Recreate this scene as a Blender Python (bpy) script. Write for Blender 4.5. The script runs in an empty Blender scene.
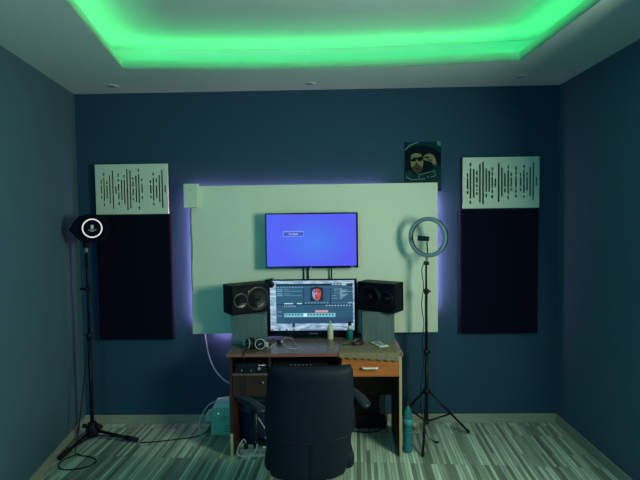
import bpy, bmesh, math, random
from mathutils import Vector, Matrix
random.seed(7)
PI = math.pi
SC = bpy.context.scene
COL = SC.collection

# ------------------------------------------------------------------ camera
YAW, PITCH, ROLL, EYE = -0.02278, 0.04639, -0.0130, 1.82
fw = Vector((math.sin(YAW)*math.cos(PITCH), math.cos(YAW)*math.cos(PITCH), -math.sin(PITCH)))
rt = Vector((math.cos(YAW), -math.sin(YAW), 0)); up = rt.cross(fw)
rt2 = rt*math.cos(ROLL) + up*math.sin(ROLL); up2 = up*math.cos(ROLL) - rt*math.sin(ROLL)
cam = bpy.data.objects.new('camera', bpy.data.cameras.new('camera'))
cam.data.sensor_width = 36; cam.data.lens = 27; cam.data.clip_start = 0.05
M = Matrix((rt2, up2, -fw)).transposed().to_4x4(); M.translation = Vector((0, 0, EYE))
cam.matrix_world = M
COL.objects.link(cam); SC.camera = cam

# ------------------------------------------------------------------ world, lights, exposure
w = bpy.data.worlds.new('world'); SC.world = w; w.use_nodes = True
w.node_tree.nodes['Background'].inputs[0].default_value = (0, 0, 0, 1)
SC.view_settings.view_transform = 'Standard'; SC.view_settings.look = 'None'
SC.view_settings.gamma = 1; SC.view_settings.exposure = 0.0; SC.view_settings.use_curve_mapping = False
SC.cycles.use_denoising = True
SC.cycles.max_bounces = 10; SC.cycles.diffuse_bounces = 6
SC.cycles.sample_clamp_indirect = 4

def area(name, loc, target, sx, sy, power, color, spread=PI, upv=None):
    l = bpy.data.lights.new(name, 'AREA'); l.shape = 'RECTANGLE'; l.size = sx; l.size_y = sy
    l.energy = power; l.color = color; l.spread = spread
    o = bpy.data.objects.new(name, l); COL.objects.link(o); o.location = loc
    d = Vector(target) - Vector(loc)
    o.rotation_euler = d.to_track_quat('-Z', 'Y').to_euler()
    return o
# the studio lamp standing by the right wall, nearer than the frame shows
area('studio_light', (1.78, 1.70, 1.90), (-2.2, 1.75, 1.0), 0.8, 0.75, 80, (.80, 1.0, 0.68))
# soft cool fill light, added behind the camera to lift the dark areas
area('fill_light', (-1.2, -1.0, 1.4), (1.9, 2.6, 1.2), 1.0, 1.8, 38, (0.03, 0.75, 1.0))

# ------------------------------------------------------------------ materials
def lin(c):
    return tuple(((x/255)/12.92 if x/255 <= .04045 else ((x/255+.055)/1.055)**2.4) for x in c)
def mat(name, col, rough=.6, metal=0, noise=0, nscale=20, bump=0, spec=.2, **kw):
    m = bpy.data.materials.new(name); m.use_nodes = True
    nt = m.node_tree; b = nt.nodes['Principled BSDF']
    b.inputs['Base Color'].default_value = (*col, 1); b.inputs['Roughness'].default_value = rough
    b.inputs['Metallic'].default_value = metal; b.inputs['Specular IOR Level'].default_value = spec
    for k, v in kw.items(): b.inputs[k].default_value = v
    if noise or bump:
        tc = nt.nodes.new('ShaderNodeTexCoord'); n = nt.nodes.new('ShaderNodeTexNoise')
        n.inputs['Scale'].default_value = nscale; n.inputs['Detail'].default_value = 4
        nt.links.new(tc.outputs['Object'], n.inputs['Vector'])
        if noise:
            mx = nt.nodes.new('ShaderNodeMix'); mx.data_type = 'RGBA'
            mx.inputs[6].default_value = (*[c*(1-noise) for c in col], 1)
            mx.inputs[7].default_value = (*[min(1, c*(1+noise)) for c in col], 1)
            nt.links.new(n.outputs['Fac'], mx.inputs[0]); nt.links.new(mx.outputs[2], b.inputs['Base Color'])
        if bump:
            bp = nt.nodes.new('ShaderNodeBump'); bp.inputs['Strength'].default_value = bump
            bp.inputs['Distance'].default_value = .01
            nt.links.new(n.outputs['Fac'], bp.inputs['Height']); nt.links.new(bp.outputs[0], b.inputs['Normal'])
    return m
def glow(name, col, strength=1.0):
    m = bpy.data.materials.new(name); m.use_nodes = True; nt = m.node_tree
    b = nt.nodes['Principled BSDF']; b.inputs['Base Color'].default_value = (.01, .01, .01, 1)
    b.inputs['Roughness'].default_value = .35
    b.inputs['Emission Color'].default_value = (*col, 1); b.inputs['Emission Strength'].default_value = strength
    return m
def wood(name, c1, c2, rough=.4, scale=(1.2, 14, 14)):
    m = mat(name, c1, rough); nt = m.node_tree; b = nt.nodes['Principled BSDF']
    tc = nt.nodes.new('ShaderNodeTexCoord'); mp = nt.nodes.new('ShaderNodeMapping'); mp.inputs['Scale'].default_value = scale
    n = nt.nodes.new('ShaderNodeTexNoise'); n.inputs['Scale'].default_value = 3; n.inputs['Detail'].default_value = 6
    n.inputs['Distortion'].default_value = .8
    r = nt.nodes.new('ShaderNodeValToRGB')
    r.color_ramp.elements[0].position = .35; r.color_ramp.elements[0].color = (*c1, 1)
    r.color_ramp.elements[1].position = .7; r.color_ramp.elements[1].color = (*c2, 1)
    L = nt.links.new
    L(tc.outputs['Object'], mp.inputs[0]); L(mp.outputs[0], n.inputs['Vector']); L(n.outputs['Fac'], r.inputs[0]); L(r.outputs[0], b.inputs['Base Color'])
    return m
WALL = mat('slate_paint', (.021, .060, .112), .8, noise=.06, nscale=6, bump=.05, spec=.15)
WALL_LIT = mat('slate_paint_lit', (.052, .108, .165), .8, noise=.06, nscale=6, bump=.05, spec=.15)  # slate paint made paler to stand in for light on the side walls
CEIL = mat('ceiling_paint', (.44, .55, .58), .85, noise=.03, nscale=3)
BOARD = mat('white_board', (.66, .68, .62), .55, noise=.02, nscale=5)
WHITEP = mat('white_painted_wood', (.62, .66, .60), .6, noise=.04, nscale=8)
FOAM = mat('black_acoustic_fabric', (.0025, .003, .014), .95, noise=.3, nscale=90, bump=.3, spec=.1)
BLACK = mat('black_plastic', (.006, .007, .014), .45)
MBLACK = mat('black_metal', (.008, .009, .014), .4, .3)
GLOSS = mat('gloss_black', (.004, .005, .010), .18)
RUBBER = mat('rubber', (.01, .01, .012), .8)
WPLAST = mat('white_plastic', (.70, .72, .72), .4)
GPLAST = mat('grey_plastic', (.22, .24, .25), .5)
STEEL = mat('steel', (.5, .5, .5), .3, .9)
WCABLE = mat('white_cable', (.50, .50, .54), .5)
DESKTOP = wood('desk_top_laminate', (.115, .070, .062), (.18, .115, .10), .27)
DESKTOP.node_tree.nodes['Principled BSDF'].inputs['Specular IOR Level'].default_value = .9
DESKDARK = wood('desk_dark_laminate', (.028, .012, .011), (.045, .020, .016), .45)
DRAWER = wood('desk_orange_laminate', (.40, .105, .035), (.52, .17, .06), .4)
EDGE = mat('light_wood_edge', (.42, .32, .20), .5, noise=.1, nscale=30)
RISER = wood('grey_green_board', (.075, .115, .135), (.10, .145, .16), .6, (10, 10, 1.2))
CHAIRL = mat('black_leather', (.0022, .0055, .0165), .7, noise=.25, nscale=14, bump=.25)
SEAM = mat('black_seam', (.006, .008, .014), .5)
ARM = mat('armrest_plastic', (.012, .022, .035), .32)
LACE = mat('lace_cloth', (.21, .17, .12), .9, noise=.35, nscale=70, bump=.5)
TEALP = mat('teal_plastic', (.01, .16, .17), .3)
NAVY = mat('navy_plastic', (.006, .012, .06), .5)

LIP = bpy.data.materials.new('translucent_lip'); LIP.use_nodes = True
_n = LIP.node_tree.nodes; _n.remove(_n['Principled BSDF'])
_a = _n.new('ShaderNodeBsdfDiffuse'); _a.inputs[0].default_value = (.40, .46, .44, 1)
_b = _n.new('ShaderNodeBsdfTranslucent'); _b.inputs[0].default_value = (.75, .78, .8, 1)
_m = _n.new('ShaderNodeMixShader'); _m.inputs[0].default_value = .72
for _x, _y in ((_a.outputs[0], _m.inputs[1]), (_b.outputs[0], _m.inputs[2]), (_m.outputs[0], _n['Material Output'].inputs[0])): LIP.node_tree.links.new(_x, _y)

def floor_mat():
    m = mat('laminate_floor', (.4, .4, .38), .42); nt = m.node_tree; b = nt.nodes['Principled BSDF']; L = nt.links.new
    tc = nt.nodes.new('ShaderNodeTexCoord'); mp = nt.nodes.new('ShaderNodeMapping')
    mp.inputs['Rotation'].default_value = (0, 0, PI/2 + .05)
    L(tc.outputs['Object'], mp.inputs[0])
    br = nt.nodes.new('ShaderNodeTexBrick'); br.offset = .37; br.offset_frequency = 3
    for k, v in (('Scale', 1), ('Mortar Size', .0016), ('Mortar Smooth', .4), ('Bias', 0), ('Brick Width', .50), ('Row Height', .0245)): br.inputs[k].default_value = v
    br.inputs['Color1'].default_value = (.13, .165, .15, 1); br.inputs['Color2'].default_value = (.58, .70, .62, 1)
    br.inputs['Mortar'].default_value = (.10, .10, .09, 1)
    L(mp.outputs[0], br.inputs['Vector'])
    mp2 = nt.nodes.new('ShaderNodeMapping'); mp2.inputs['Scale'].default_value = (1.5, 45, 1)
    L(mp.outputs[0], mp2.inputs[0])
    n = nt.nodes.new('ShaderNodeTexNoise'); n.inputs['Scale'].default_value = 2; n.inputs['Detail'].default_value = 5
    L(mp2.outputs[0], n.inputs['Vector'])
    rp = nt.nodes.new('ShaderNodeMapRange'); rp.inputs[1].default_value = .3; rp.inputs[2].default_value = .7
    rp.inputs[3].default_value = .72; rp.inputs[4].default_value = 1.2
    L(n.outputs['Fac'], rp.inputs[0])
    mx = nt.nodes.new('ShaderNodeMix'); mx.data_type = 'RGBA'; mx.blend_type = 'MULTIPLY'; mx.inputs[0].default_value = 1
    L(br.outputs['Color'], mx.inputs[6]); L(rp.outputs[0], mx.inputs[7]); L(mx.outputs[2], b.inputs['Base Color'])
    return m
FLOOR = floor_mat()
SKIRT = wood('skirting_laminate', (.24, .24, .21), (.36, .36, .31), .5, (2, 12, 30))

# ------------------------------------------------------------------ mesh helpers
class MB:
    def __init__(s): s.bm = bmesh.new(); s.mats = []; s.cur = 0
    def use(s, m):
        if m not in s.mats: s.mats.append(m)
        s.cur = s.mats.index(m); return s
    def _take(s, t, smooth=False, mx=None):
        if mx is not None: t.transform(mx)
        for f in t.faces: f.material_index = s.cur; f.smooth = smooth
        me = bpy.data.meshes.new('tmp'); t.to_mesh(me); t.free(); s.bm.from_mesh(me); bpy.data.meshes.remove(me); return s
    def box(s, x0, x1, y0, y1, z0, z1, bev=0, seg=2, mx=None, smooth=False):
        t = bmesh.new(); bmesh.ops.create_cube(t, size=1)
        for v in t.verts: v.co = Vector((x0+(v.co.x+.5)*(x1-x0), y0+(v.co.y+.5)*(y1-y0), z0+(v.co.z+.5)*(z1-z0)))
        if bev: bmesh.ops.bevel(t, geom=t.edges[:], offset=bev, segments=seg, profile=.5, affect='EDGES')
        return s._take(t, smooth and bool(bev), mx)
    def tube(s, pts, r, n=8, closed=False, smooth=True, cap=True):
        pts = [Vector(p) for p in pts]; t = bmesh.new(); rings = []; N = len(pts)
        rs = r if isinstance(r, (list, tuple)) else [r]*N
        prev = None
        for i, p in enumerate(pts):
            if closed: d = pts[(i+1) % N]-pts[i-1]
            else: d = pts[min(i+1, N-1)]-pts[max(i-1, 0)]
            d.normalize()
            if prev is None:
                a = Vector((0, 0, 1)) if abs(d.z) < .9 else Vector((1, 0, 0)); u = d.cross(a).normalized()
            else: u = (prev - d*prev.dot(d)).normalized()
            prev = u; v = d.cross(u)
            rings.append([t.verts.new(p+(u*math.cos(2*PI*k/n)+v*math.sin(2*PI*k/n))*rs[i]) for k in range(n)])
        for i in range(N if closed else N-1):
            a, b = rings[i], rings[(i+1) % N]
            for k in range(n): t.faces.new((a[k], a[(k+1) % n], b[(k+1) % n], b[k]))
        if not closed and cap: t.faces.new(rings[0][::-1]); t.faces.new(rings[-1])
        bmesh.ops.recalc_face_normals(t, faces=t.faces[:])
        return s._take(t, smooth)
    def lathe(s, prof, n=24, mx=None, smooth=True):
        # prof: list of (radius, height) about +Z
        t = bmesh.new(); rings = []
        for r, h in prof:
            if r < 1e-5: rings.append([t.verts.new((0, 0, h))])
            else: rings.append([t.verts.new((r*math.cos(2*PI*k/n), r*math.sin(2*PI*k/n), h)) for k in range(n)])
        for a, b in zip(rings, rings[1:]):
            for k in range(n):
                q = [a[k % len(a)], a[(k+1) % len(a)], b[(k+1) % len(b)], b[k % len(b)]]
                u = []
                for v in q:
                    if v not in u: u.append(v)
                if len(u) > 2:
                    try: t.faces.new(u)
                    except ValueError: pass
        loop = prof[0] == prof[-1]
        if len(rings[0]) > 1 and not loop: t.faces.new(rings[0][::-1])
        if len(rings[-1]) > 1 and not loop: t.faces.new(rings[-1])
        if loop: bmesh.ops.remove_doubles(t, verts=t.verts[:], dist=1e-6)
        bmesh.ops.recalc_face_normals(t, faces=t.faces[:])
        return s._take(t, smooth, mx)
    def prism(s, poly, z0, z1, mx=None, bev=0):
        t = bmesh.new(); a = [t.verts.new((x, y, z0)) for x, y in poly]; b = [t.verts.new((x, y, z1)) for x, y in poly]
        n = len(poly); t.faces.new(a[::-1]); t.faces.new(b)
        for k in range(n): t.faces.new((a[k], a[(k+1) % n], b[(k+1) % n], b[k]))
        bmesh.ops.recalc_face_normals(t, faces=t.faces[:])
        if bev: bmesh.ops.bevel(t, geom=t.edges[:], offset=bev, segments=2, profile=.5, affect='EDGES')
        return s._take(t, False, mx)
    def torus(s, R, r, n=48, k=10, mx=None, arc=2*PI, start=0, sy=1.0):
        closed = arc > 6.28
        t = bmesh.new(); rings = []
        for i in range(n if closed else n+1):
            a = start+arc*i/n
            rings.append([t.verts.new(((R+r*math.cos(2*PI*j/k))*math.cos(a), (R+r*math.cos(2*PI*j/k))*math.sin(a), r*sy*math.sin(2*PI*j/k))) for j in range(k)])
        for i in range(n):
            a, b = rings[i], rings[(i+1) % len(rings)]
            for j in range(k): t.faces.new((a[j], a[(j+1) % k], b[(j+1) % k], b[j]))
        if not closed: t.faces.new(rings[0]); t.faces.new(rings[-1])
        bmesh.ops.recalc_face_normals(t, faces=t.faces[:])
        return s._take(t, True, mx)
    def grid(s, fn, nu, nv, smooth=True, mx=None, close=False):
        t = bmesh.new(); g = [[t.verts.new(fn(i/nu, j/nv)) for j in range(nv+1)] for i in range(nu+1)]
        for i in range(nu):
            for j in range(nv):
                t.faces.new((g[i][j], g[i+1][j], g[i+1][j+1], g[i][j+1]))
        if close: bmesh.ops.remove_doubles(t, verts=t.verts[:], dist=1e-4); bmesh.ops.recalc_face_normals(t, faces=t.faces[:])
        return s._take(t, smooth, mx)
    def text(s, body, size, mx, depth=.0006):
        c = bpy.data.curves.new('txt', 'FONT'); c.body = body; c.size = size; c.extrude = depth; c.align_x = 'CENTER'; c.align_y = 'CENTER'
        o = bpy.data.objects.new('txt', c); COL.objects.link(o)
        dg = bpy.context.evaluated_depsgraph_get(); me = bpy.data.meshes.new_from_object(o.evaluated_get(dg))
        t = bmesh.new(); t.from_mesh(me); bpy.data.objects.remove(o); bpy.data.curves.remove(c); bpy.data.meshes.remove(me)
        return s._take(t, False, mx)
    def build(s, name, m=None, parent=None, local=False, origin=None):
        if m is not None and not s.mats: s.mats = [m]
        me = bpy.data.meshes.new(name)
        if parent is not None:
            r = parent
            while r.parent: r = r.parent
            if not local: s.bm.transform(Matrix.LocRotScale(r.location, r.rotation_euler, None).inverted())
        elif origin is not None: s.bm.transform(Matrix.Translation(-Vector(origin)))
        s.bm.to_mesh(me); s.bm.free()
        for q in s.mats: me.materials.append(q)
        o = bpy.data.objects.new(name, me); COL.objects.link(o)
        if parent is not None: o.parent = parent
        elif origin is not None: o.location = origin
        return o
def tag(o, label, cat, group=None):
    o['label'] = label; o['category'] = cat
    if group: o['group'] = group
    return o
def thing(name, label, cat, loc, rotz=0, group=None):
    o = bpy.data.objects.new(name, None); COL.objects.link(o); o.empty_display_size = .05
    o.location = loc; o.rotation_euler = (0, 0, rotz)
    return tag(o, label, cat, group)
def struct(o): o['kind'] = 'structure'; return o
def facing(loc, normal, upv=(0, 0, 1)):
    # local +Z -> normal, local +Y -> up
    n = Vector(normal).normalized(); u = Vector(upv); u = (u-n*u.dot(n)).normalized(); r = u.cross(n)
    m = Matrix((r, u, n)).transposed().to_4x4(); m.translation = Vector(loc); return m
def smoothpath(pts, k=8):
    P = [Vector(p) for p in pts]; P = [P[0]*2-P[1]]+P+[P[-1]*2-P[-2]]; out = []
    for i in range(1, len(P)-2):
        a, b, c, d = P[i-1:i+3]
        for j in range(k):
            t = j/k; out.append(.5*((2*b)+(c-a)*t+(2*a-5*b+4*c-d)*t*t+(3*b-a-3*c+d)*t**3))
    out.append(P[-2]); return out

# ------------------------------------------------------------------ room shell
D, H, XR, YF = 4.1825, 2.92, 1.96, -1.25
def xl(y): return -2.218 + .147*(D-y)
T = .12
struct(MB().prism([(xl(YF)-.3, YF-T), (XR+T, YF-T), (XR+T, D+T), (xl(D)-.3, D+T)], -.08, 0).build('floor', FLOOR))
struct(MB().box(xl(D)-.3, XR+T, D, D+T, 0, 3.2).build('wall_back', WALL))
struct(MB().box(XR, XR+T, YF, D, 0, 3.2).build('wall_right', WALL_LIT))
struct(MB().prism([(xl(YF), YF), (xl(D), D), (xl(D)-T, D), (xl(YF)-T, YF)], 0, 3.2).build('wall_left', WALL_LIT))
struct(MB().box(xl(YF)-.3, XR+T, YF-T, YF, 0, 3.2).build('wall_front', WALL))
# tray ceiling: opening of the lowered border, recess set back behind its lip
BOW = ((-1.506, 0), (-.85, .085), (-.15, .115), (.60, .085), (1.366, 0))
O = [(x, 3.516+d) for x, d in BOW] + [(1.497, .5), (-.985, .5)]
SB = .25
P = [(-1.506-SB, 3.516+SB), (-.85, 3.601+SB), (-.15, 3.631+SB), (.60, 3.601+SB), (1.366+SB, 3.516+SB), (1.497+SB, .5-SB), (-.985-SB, .5-SB)]
R = [(xl(D), D), (-.85, D), (-.15, D), (.60, D), (XR, D), (XR, YF), (xl(YF), YF)]
ZL, ZT = H+.065, H+.235
NO = len(O)
mb = MB()
for k in range(NO):
    j = (k+1) % NO
    mb.prism([R[k], R[j], O[j], O[k]], H, H+.012)
struct(mb.build('ceiling', CEIL))
# the upright translucent lip along the opening
mb = MB()
for k in range(NO):
    j = (k+1) % NO
    a = Vector(O[k]); b = Vector(O[j]); n = Vector((b.y-a.y, a.x-b.x)).normalized()*.005
    if n.dot(Vector((-.1, 2))-a) > 0: n = -n
    mb.prism([tuple(a), tuple(b), tuple(b+n), tuple(a+n)], H+.0005, ZL)
struct(mb.build('trim_1', LIP))
mb = MB()
for k in range(NO):
    j = (k+1) % NO
    mb.prism([R[k], R[j], P[j], P[k]], H+.012, ZT)
mb.box(xl(D)-.3, XR+T, YF-T, D+T, ZT, ZT+.08)
struct(mb.build('ceiling_tray', CEIL))
GREEN = (.08, 1.0, .22)
GSTRIP = glow('green_led', (.05, 1.0, .2), 1.2)
C0 = Vector((-.1, 2))
def mid(k): return Vector((*O[k], 0))*.6+Vector((*P[k], 0))*.4
for idx, side in (((0, 1, 2, 3, 4), 'along the back edge'), ((4, 5), 'along the right edge'), ((5, 6), 'along the front edge'), ((6, 0), 'along the left edge')):
    pts = [mid(k)+Vector((0, 0, H+.018)) for k in idx]
    tag(MB().tube(pts, .006, 6).build('led_strip', GSTRIP, origin=(*((pts[0]+pts[-1])/2).xy, H+.012)),
        'green glowing light strip hidden in the ceiling recess %s' % side, 'led strip', 'green ceiling light strips')
    for a, b in zip(pts, pts[1:]):
        d = (b-a); ln = d.length; d.normalize()
        l = area('cove_light', (a+b)/2+Vector((0, 0, .008)), (*((a+b)/2).xy, 5), .03, ln, 5.8*ln/2.9, GREEN)
        l.rotation_euler = (PI, 0, math.atan2(d.y, d.x)+PI/2)
# skirting
BH = .08
struct(MB().box(xl(D), XR, D-.013, D, 0, BH, .003, 1).build('baseboard_back', SKIRT))
struct(MB().box(XR-.013, XR, YF, D-.013, 0, BH, .003, 1).build('baseboard_right', SKIRT))
struct(MB().prism([(xl(YF), YF), (xl(D-.013), D-.013), (xl(D-.013)+.013, D-.013), (xl(YF)+.013, YF)], 0, BH).build('baseboard_left', SKIRT))
for x, y, s in ((-1.77, 3.949, 'left end'), (-.156, 3.988, 'middle'), (1.523, 3.918, 'right end')):
    t = thing('downlight', 'small unlit white recessed spotlight at the %s of the ceiling border' % s, 'ceiling light', (x, y, H), 0, 'ceiling spotlights')
    MB().lathe([(.03, -.001), (.045, -.006), (.048, -.002), (.048, 0), (.03, 0)], 24).build('rim', CEIL, t, local=True)
    MB().lathe([(0, -.0025), (.03, -.0025), (.03, 0), (0, 0)], 24).build('lens', GPLAST, t, local=True)

# ------------------------------------------------------------------ backboard with violet back light
bx0, bx1, bz0, bz1 = -1.214, .912, .822, 2.106
t = thing('backboard', 'large white wall board with violet glow behind its edges', 'wall panel', (-.15, D, bz0))
MB().box(bx0, bx1, 4.115, 4.131, bz0, bz1, .002, 1).build('panel', BOARD, t)
VIO = glow('violet_led', (1.0, .46, .78), 80.0)
VIOD = glow('violet_led_dim', (1.0, .46, .78), 18.0)
i_ = .018
for x0, x1, z0, z1 in ((bx0+i_, bx1-.45, bz1-i_-.01, bz1-i_), (bx0+i_, bx0+i_+.01, bz0+.1, bz1-i_-.02), (bx1-i_-.01, bx1-i_, bz0+.22, bz1-.1), (bx0+.18, bx0+.75, bz0+i_, bz0+i_+.01)):
    MB().box(x0, x1, 4.132, 4.140, z0, z1).build('led_strip', VIOD if z0 > 1.9 else VIO, t)
for x in (-1.0, .7):
    for z in (.95, 1.95): MB().box(x-.03, x+.03, 4.131, D-.002, z-.03, z+.03).build('spacer', WHITEP, t)
t = thing('junction_box', 'small white box on the top left corner of the white board', 'box', (-1.19, 4.10, 1.917))
MB().box(-1.246, -1.124, 4.058, 4.115, 1.918, 2.122, .006, 2).build('cover', WHITEP, t)
MB().lathe([(0, 0), (.006, 0), (.006, .003), (0, .003)], 12, facing((-1.186, 4.058, 2.07), (0, -1, 0))).build('screw', GPLAST, t)
tag(MB().tube(smoothpath([(-1.198, 4.107, 1.925), (-1.200, 4.109, 1.75), (-1.196, 4.109, 1.55), (-1.206, 4.109, 1.38), (-1.203, 4.109, 1.2)]), .0035, 6).build('cable', GPLAST, origin=(-1.21, 4.12, 1.2)),
    'thin grey cable hanging from the small white box down the board', 'cable')
tag(MB().tube(smoothpath([(-1.12, 4.150, .86), (-1.11, 4.146, .79), (-1.08, 4.12, .64), (-1.02, 4.08, .52), (-.93, 4.02, .45), (-.86, 3.98, .42), (-.845, 3.99, .33)]), .0055, 8).build('cable', WCABLE, origin=(-.95, 4.1, .42)),
    'white cable running from under the board down behind the desk', 'cable')

# ------------------------------------------------------------------ slotted diffusers and black absorbers
LS = [(105, [(160,185),(195,245),(262,280)]), (122, [(115,133),(145,295),(308,325)]), (141, [(165,185),(195,280)]), (160, [(130,310)]), (180, [(100,343)]), (199, [(200,250)]),
 (217, [(120,142),(155,172),(185,230),(240,285),(300,322)]), (237, [(162,290)]), (255, [(130,150),(160,312)]), (274, [(90,352)]), (294, [(102,342)]), (312, [(145,160),(170,205),(215,260),(275,292)]),
 (332, [(135,305)]), (350, [(90,110),(125,312),(332,350)]), (370, [(155,172),(185,245),(265,285)]), (427, [(165,185),(195,250),(262,280)]), (445, [(117,135),(150,295),(308,325)]), (465, [(155,180),(198,278)]),
 (484, [(133,305)]), (502, [(100,343)]), (521, [(197,245)])]
RS = [(112, [(180,205),(212,282),(296,314)]), (130, [(113,138),(148,345),(358,378)]), (151, [(155,340)]), (171, [(165,193),(203,242),(253,272),(283,293),(303,320)]), (190, [(122,370)]), (210, [(108,382)]),
 (230, [(152,302),(314,337)]), (249, [(165,302)]), (268, [(145,165),(174,198),(206,278),(288,310),(322,343)]), (288, [(217,270)]), (309, [(118,368)]), (329, [(148,333)]), (348, [(183,270),(281,305)]),
 (369, [(134,154),(165,317),(328,350)]), (388, [(183,203),(212,268),(280,300)]), (418, [(140,165),(173,196),(205,275),(288,310),(320,340)]), (447, [(182,203),(212,270),(280,300)]), (468, [(133,152),(163,312),(327,343)]),
 (488, [(182,200),(210,297)]), (508, [(147,332)]), (527, [(115,360)]), (547, [(210,268)])]
def slotted(label, x0, x1, z0, z1, data, px0, px1, py0, py1):
    t = thing('slotted_panel', label, 'acoustic panel', ((x0+x1)/2, D, z0), 0, 'slotted wooden panels')
    fx = lambda p: x0+(p-px0)/(px1-px0)*(x1-x0); fz = lambda p: z1-(p-py0)/(py1-py0)*(z1-z0)
    hw = .0074; mb = MB(); last = x0
    ya, yb = D-.052, D-.034
    for px, sl in data:
        c = fx(px); mb.box(last, c-hw, ya, yb, z0, z1); last = c+hw; top = z1
        for a, b in sl:
            mb.box(c-hw, c+hw, ya, yb, fz(a), top); top = fz(b)
        mb.box(c-hw, c+hw, ya, yb, z0, top)
    mb.box(last, x1, ya, yb, z0, z1)
    mb.build('face_board', WHITEP, t)
    MB().box(x0+.004, x1-.004, yb, D, z0+.004, z1-.004).build('backing', FOAM, t)
slotted('white slotted wooden panel above the left black absorber', -2.033, -1.402, 1.872, 2.303, LS, 68, 540, 62, 380)
slotted('white slotted wooden panel above the right black absorber', 1.129, 1.774, 1.882, 2.314, RS, 82, 565, 80, 408)
for lab, x0, x1, z0, z1 in (('tall black fabric acoustic absorber on the wall left of the white board', -2.04, -1.383, .770, 1.868), ('tall black fabric acoustic absorber on the wall right of the white board', 1.106, 1.771, .800, 1.878)):
    t = thing('acoustic_absorber', lab, 'acoustic panel', ((x0+x1)/2, D, z0), 0, 'black absorbers')
    MB().box(x0+.008, x1-.008, D-.06, D-.03, z0+.008, z1-.008, .008, 2).build('fabric_cushion', FOAM, t)
    MB().box(x0, x1, D-.045, D, z0, z1, .003, 1).build('frame', mat('absorber_frame', (.008, .012, .03), .7), t)

# ------------------------------------------------------------------ poster
mb = MB()
px = lambda p: .643+(p-85)/(402-85)*.313
pz = lambda p: 2.457-(p-68)/(480-68)*.412+.006
def sheet(poly, lay, m):
    mb.use(m); y1 = D-.0035-.0006*lay
    mb.prism([(px(a), pz(b)) for a, b in poly], 0, .0005, Matrix(((1,0,0,0),(0,0,-1,y1),(0,1,0,0),(0,0,0,1))))
pd = mat('poster_dark', (.002, .008, .014), .7, spec=.03); pm = mat('poster_jacket', (.007, .030, .034), .7, spec=.03, noise=.4, nscale=60); pt = mat('poster_teal', (.003, .030, .038), .7, spec=.03)
pf = mat('poster_skin', (.19, .17, .095), .7, spec=.03); pfs = mat('poster_skin_dark', (.045, .04, .025), .7, spec=.03); pl = mat('poster_light', (.09, .21, .21), .7, spec=.03)
mb.use(pd).box(.643, .956, D-.003, D, 2.035, 2.457)
sheet([(92,100),(110,72),(300,72),(398,80),(398,170),(330,120),(240,100),(150,110)], 0, pt)
sheet([(88,135),(120,100),(170,78),(205,72),(205,78),(170,88),(125,112),(92,142)], 1, pl)
sheet([(365,70),(398,70),(398,110),(385,110),(383,90),(370,110)], 1, pl)
sheet([(90,330),(130,310),(160,345),(205,365),(250,345),(300,330),(340,290),(400,280),(400,470),(90,470)], 1, pm)
sheet([(135,215),(145,180),(180,165),(225,175),(246,210),(246,260),(235,310),(205,345),(188,346),(160,315),(140,270)], 2, pf)
sheet([(150,290),(170,270),(215,268),(240,290),(225,325),(205,345),(188,346),(165,322)], 3, pfs)
sheet([(180,245),(196,245),(200,275),(176,275)], 3, pfs)
sheet([(176,300),(215,300),(212,308),(180,308)], 4, pd)
sheet([(130,205),(150,195),(185,205),(240,195),(246,215),(232,238),(205,238),(192,218),(180,236),(150,240),(134,230)], 4, pd)
sheet([(140,205),(165,192),(172,196),(150,212),(140,228)], 5, pl)
sheet([(245,200),(270,180),(300,172),(335,185),(352,215),(362,262),(340,285),(325,250),(290,235),(255,225)], 2, pf)
sheet([(255,198),(290,196),(300,205),(290,214),(258,210)], 3, pd); sheet([(280,222),(318,220),(330,240),(300,236)], 3, pfs)
sheet([(335,270),(365,262),(400,290),(400,330),(350,330)], 2, pm)
sheet([(203,350),(345,318),(358,365),(210,398)], 2, pl); sheet([(209,355),(341,324),(352,361),(215,391)], 3, pm)
sheet([(262,365),(280,345),(302,352),(305,378),(285,395),(265,385)], 4, pd); sheet([(272,358),(283,370),(296,356),(286,386)], 5, pl)
sheet([(100,340),(104,370),(150,392),(200,388),(200,394),(145,398),(98,376)], 3, pl)
tag(mb.build('poster', origin=(.8, D, 2.04)), 'dark glossy poster of a hooded person adjusting sunglasses above the white board', 'poster')

# ------------------------------------------------------------------ television
t = thing('television', 'wall mounted black television with a plain blue screen', 'television', (-.16, 4.03, 1.398))
MB().box(-.550, .226, 4.000, 4.040, 1.398, 1.862, .004, 2).box(-.45, .13, 4.040, 4.070, 1.45, 1.75, .01, 2).build('housing', GLOSS, t)
tvm = glow('television_picture', (.07, .08, .86), 1.0); nt = tvm.node_tree
tc = nt.nodes.new('ShaderNodeTexCoord'); mp = nt.nodes.new('ShaderNodeMapping'); mp.inputs['Location'].default_value = (-.04, 0, -.22); mp.inputs['Scale'].default_value = (3.0, 0, 4.5)
gr = nt.nodes.new('ShaderNodeTexGradient'); gr.gradient_type = 'SPHERICAL'; rp = nt.nodes.new('ShaderNodeValToRGB')
rp.color_ramp.elements[0].color = (*lin((82, 84, 238)), 1); rp.color_ramp.elements[1].color = (*lin((72, 118, 236)), 1)
mp.inputs['Location'].default_value = (-.04*3, 0, -.22*4.5)
nt.links.new(tc.outputs['Object'], mp.inputs[0]); nt.links.new(mp.outputs[0], gr.inputs[0]); nt.links.new(gr.outputs['Fac'], rp.inputs[0])
nt.links.new(rp.outputs[0], nt.nodes['Principled BSDF'].inputs['Emission Color'])
MB().box(-.536, .211, 3.9985, 4.0000, 1.417, 1.851).build('screen', tvm, t)
mb = MB(); mb.use(glow('dialog_rim', lin((135, 140, 245)))).box(-.400, -.228, 3.9975, 3.9985, 1.666, 1.712)
mb.use(glow('dialog_fill', lin((62, 72, 190)))).box(-.394, -.232, 3.9970, 3.9975, 1.671, 1.703)
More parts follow.
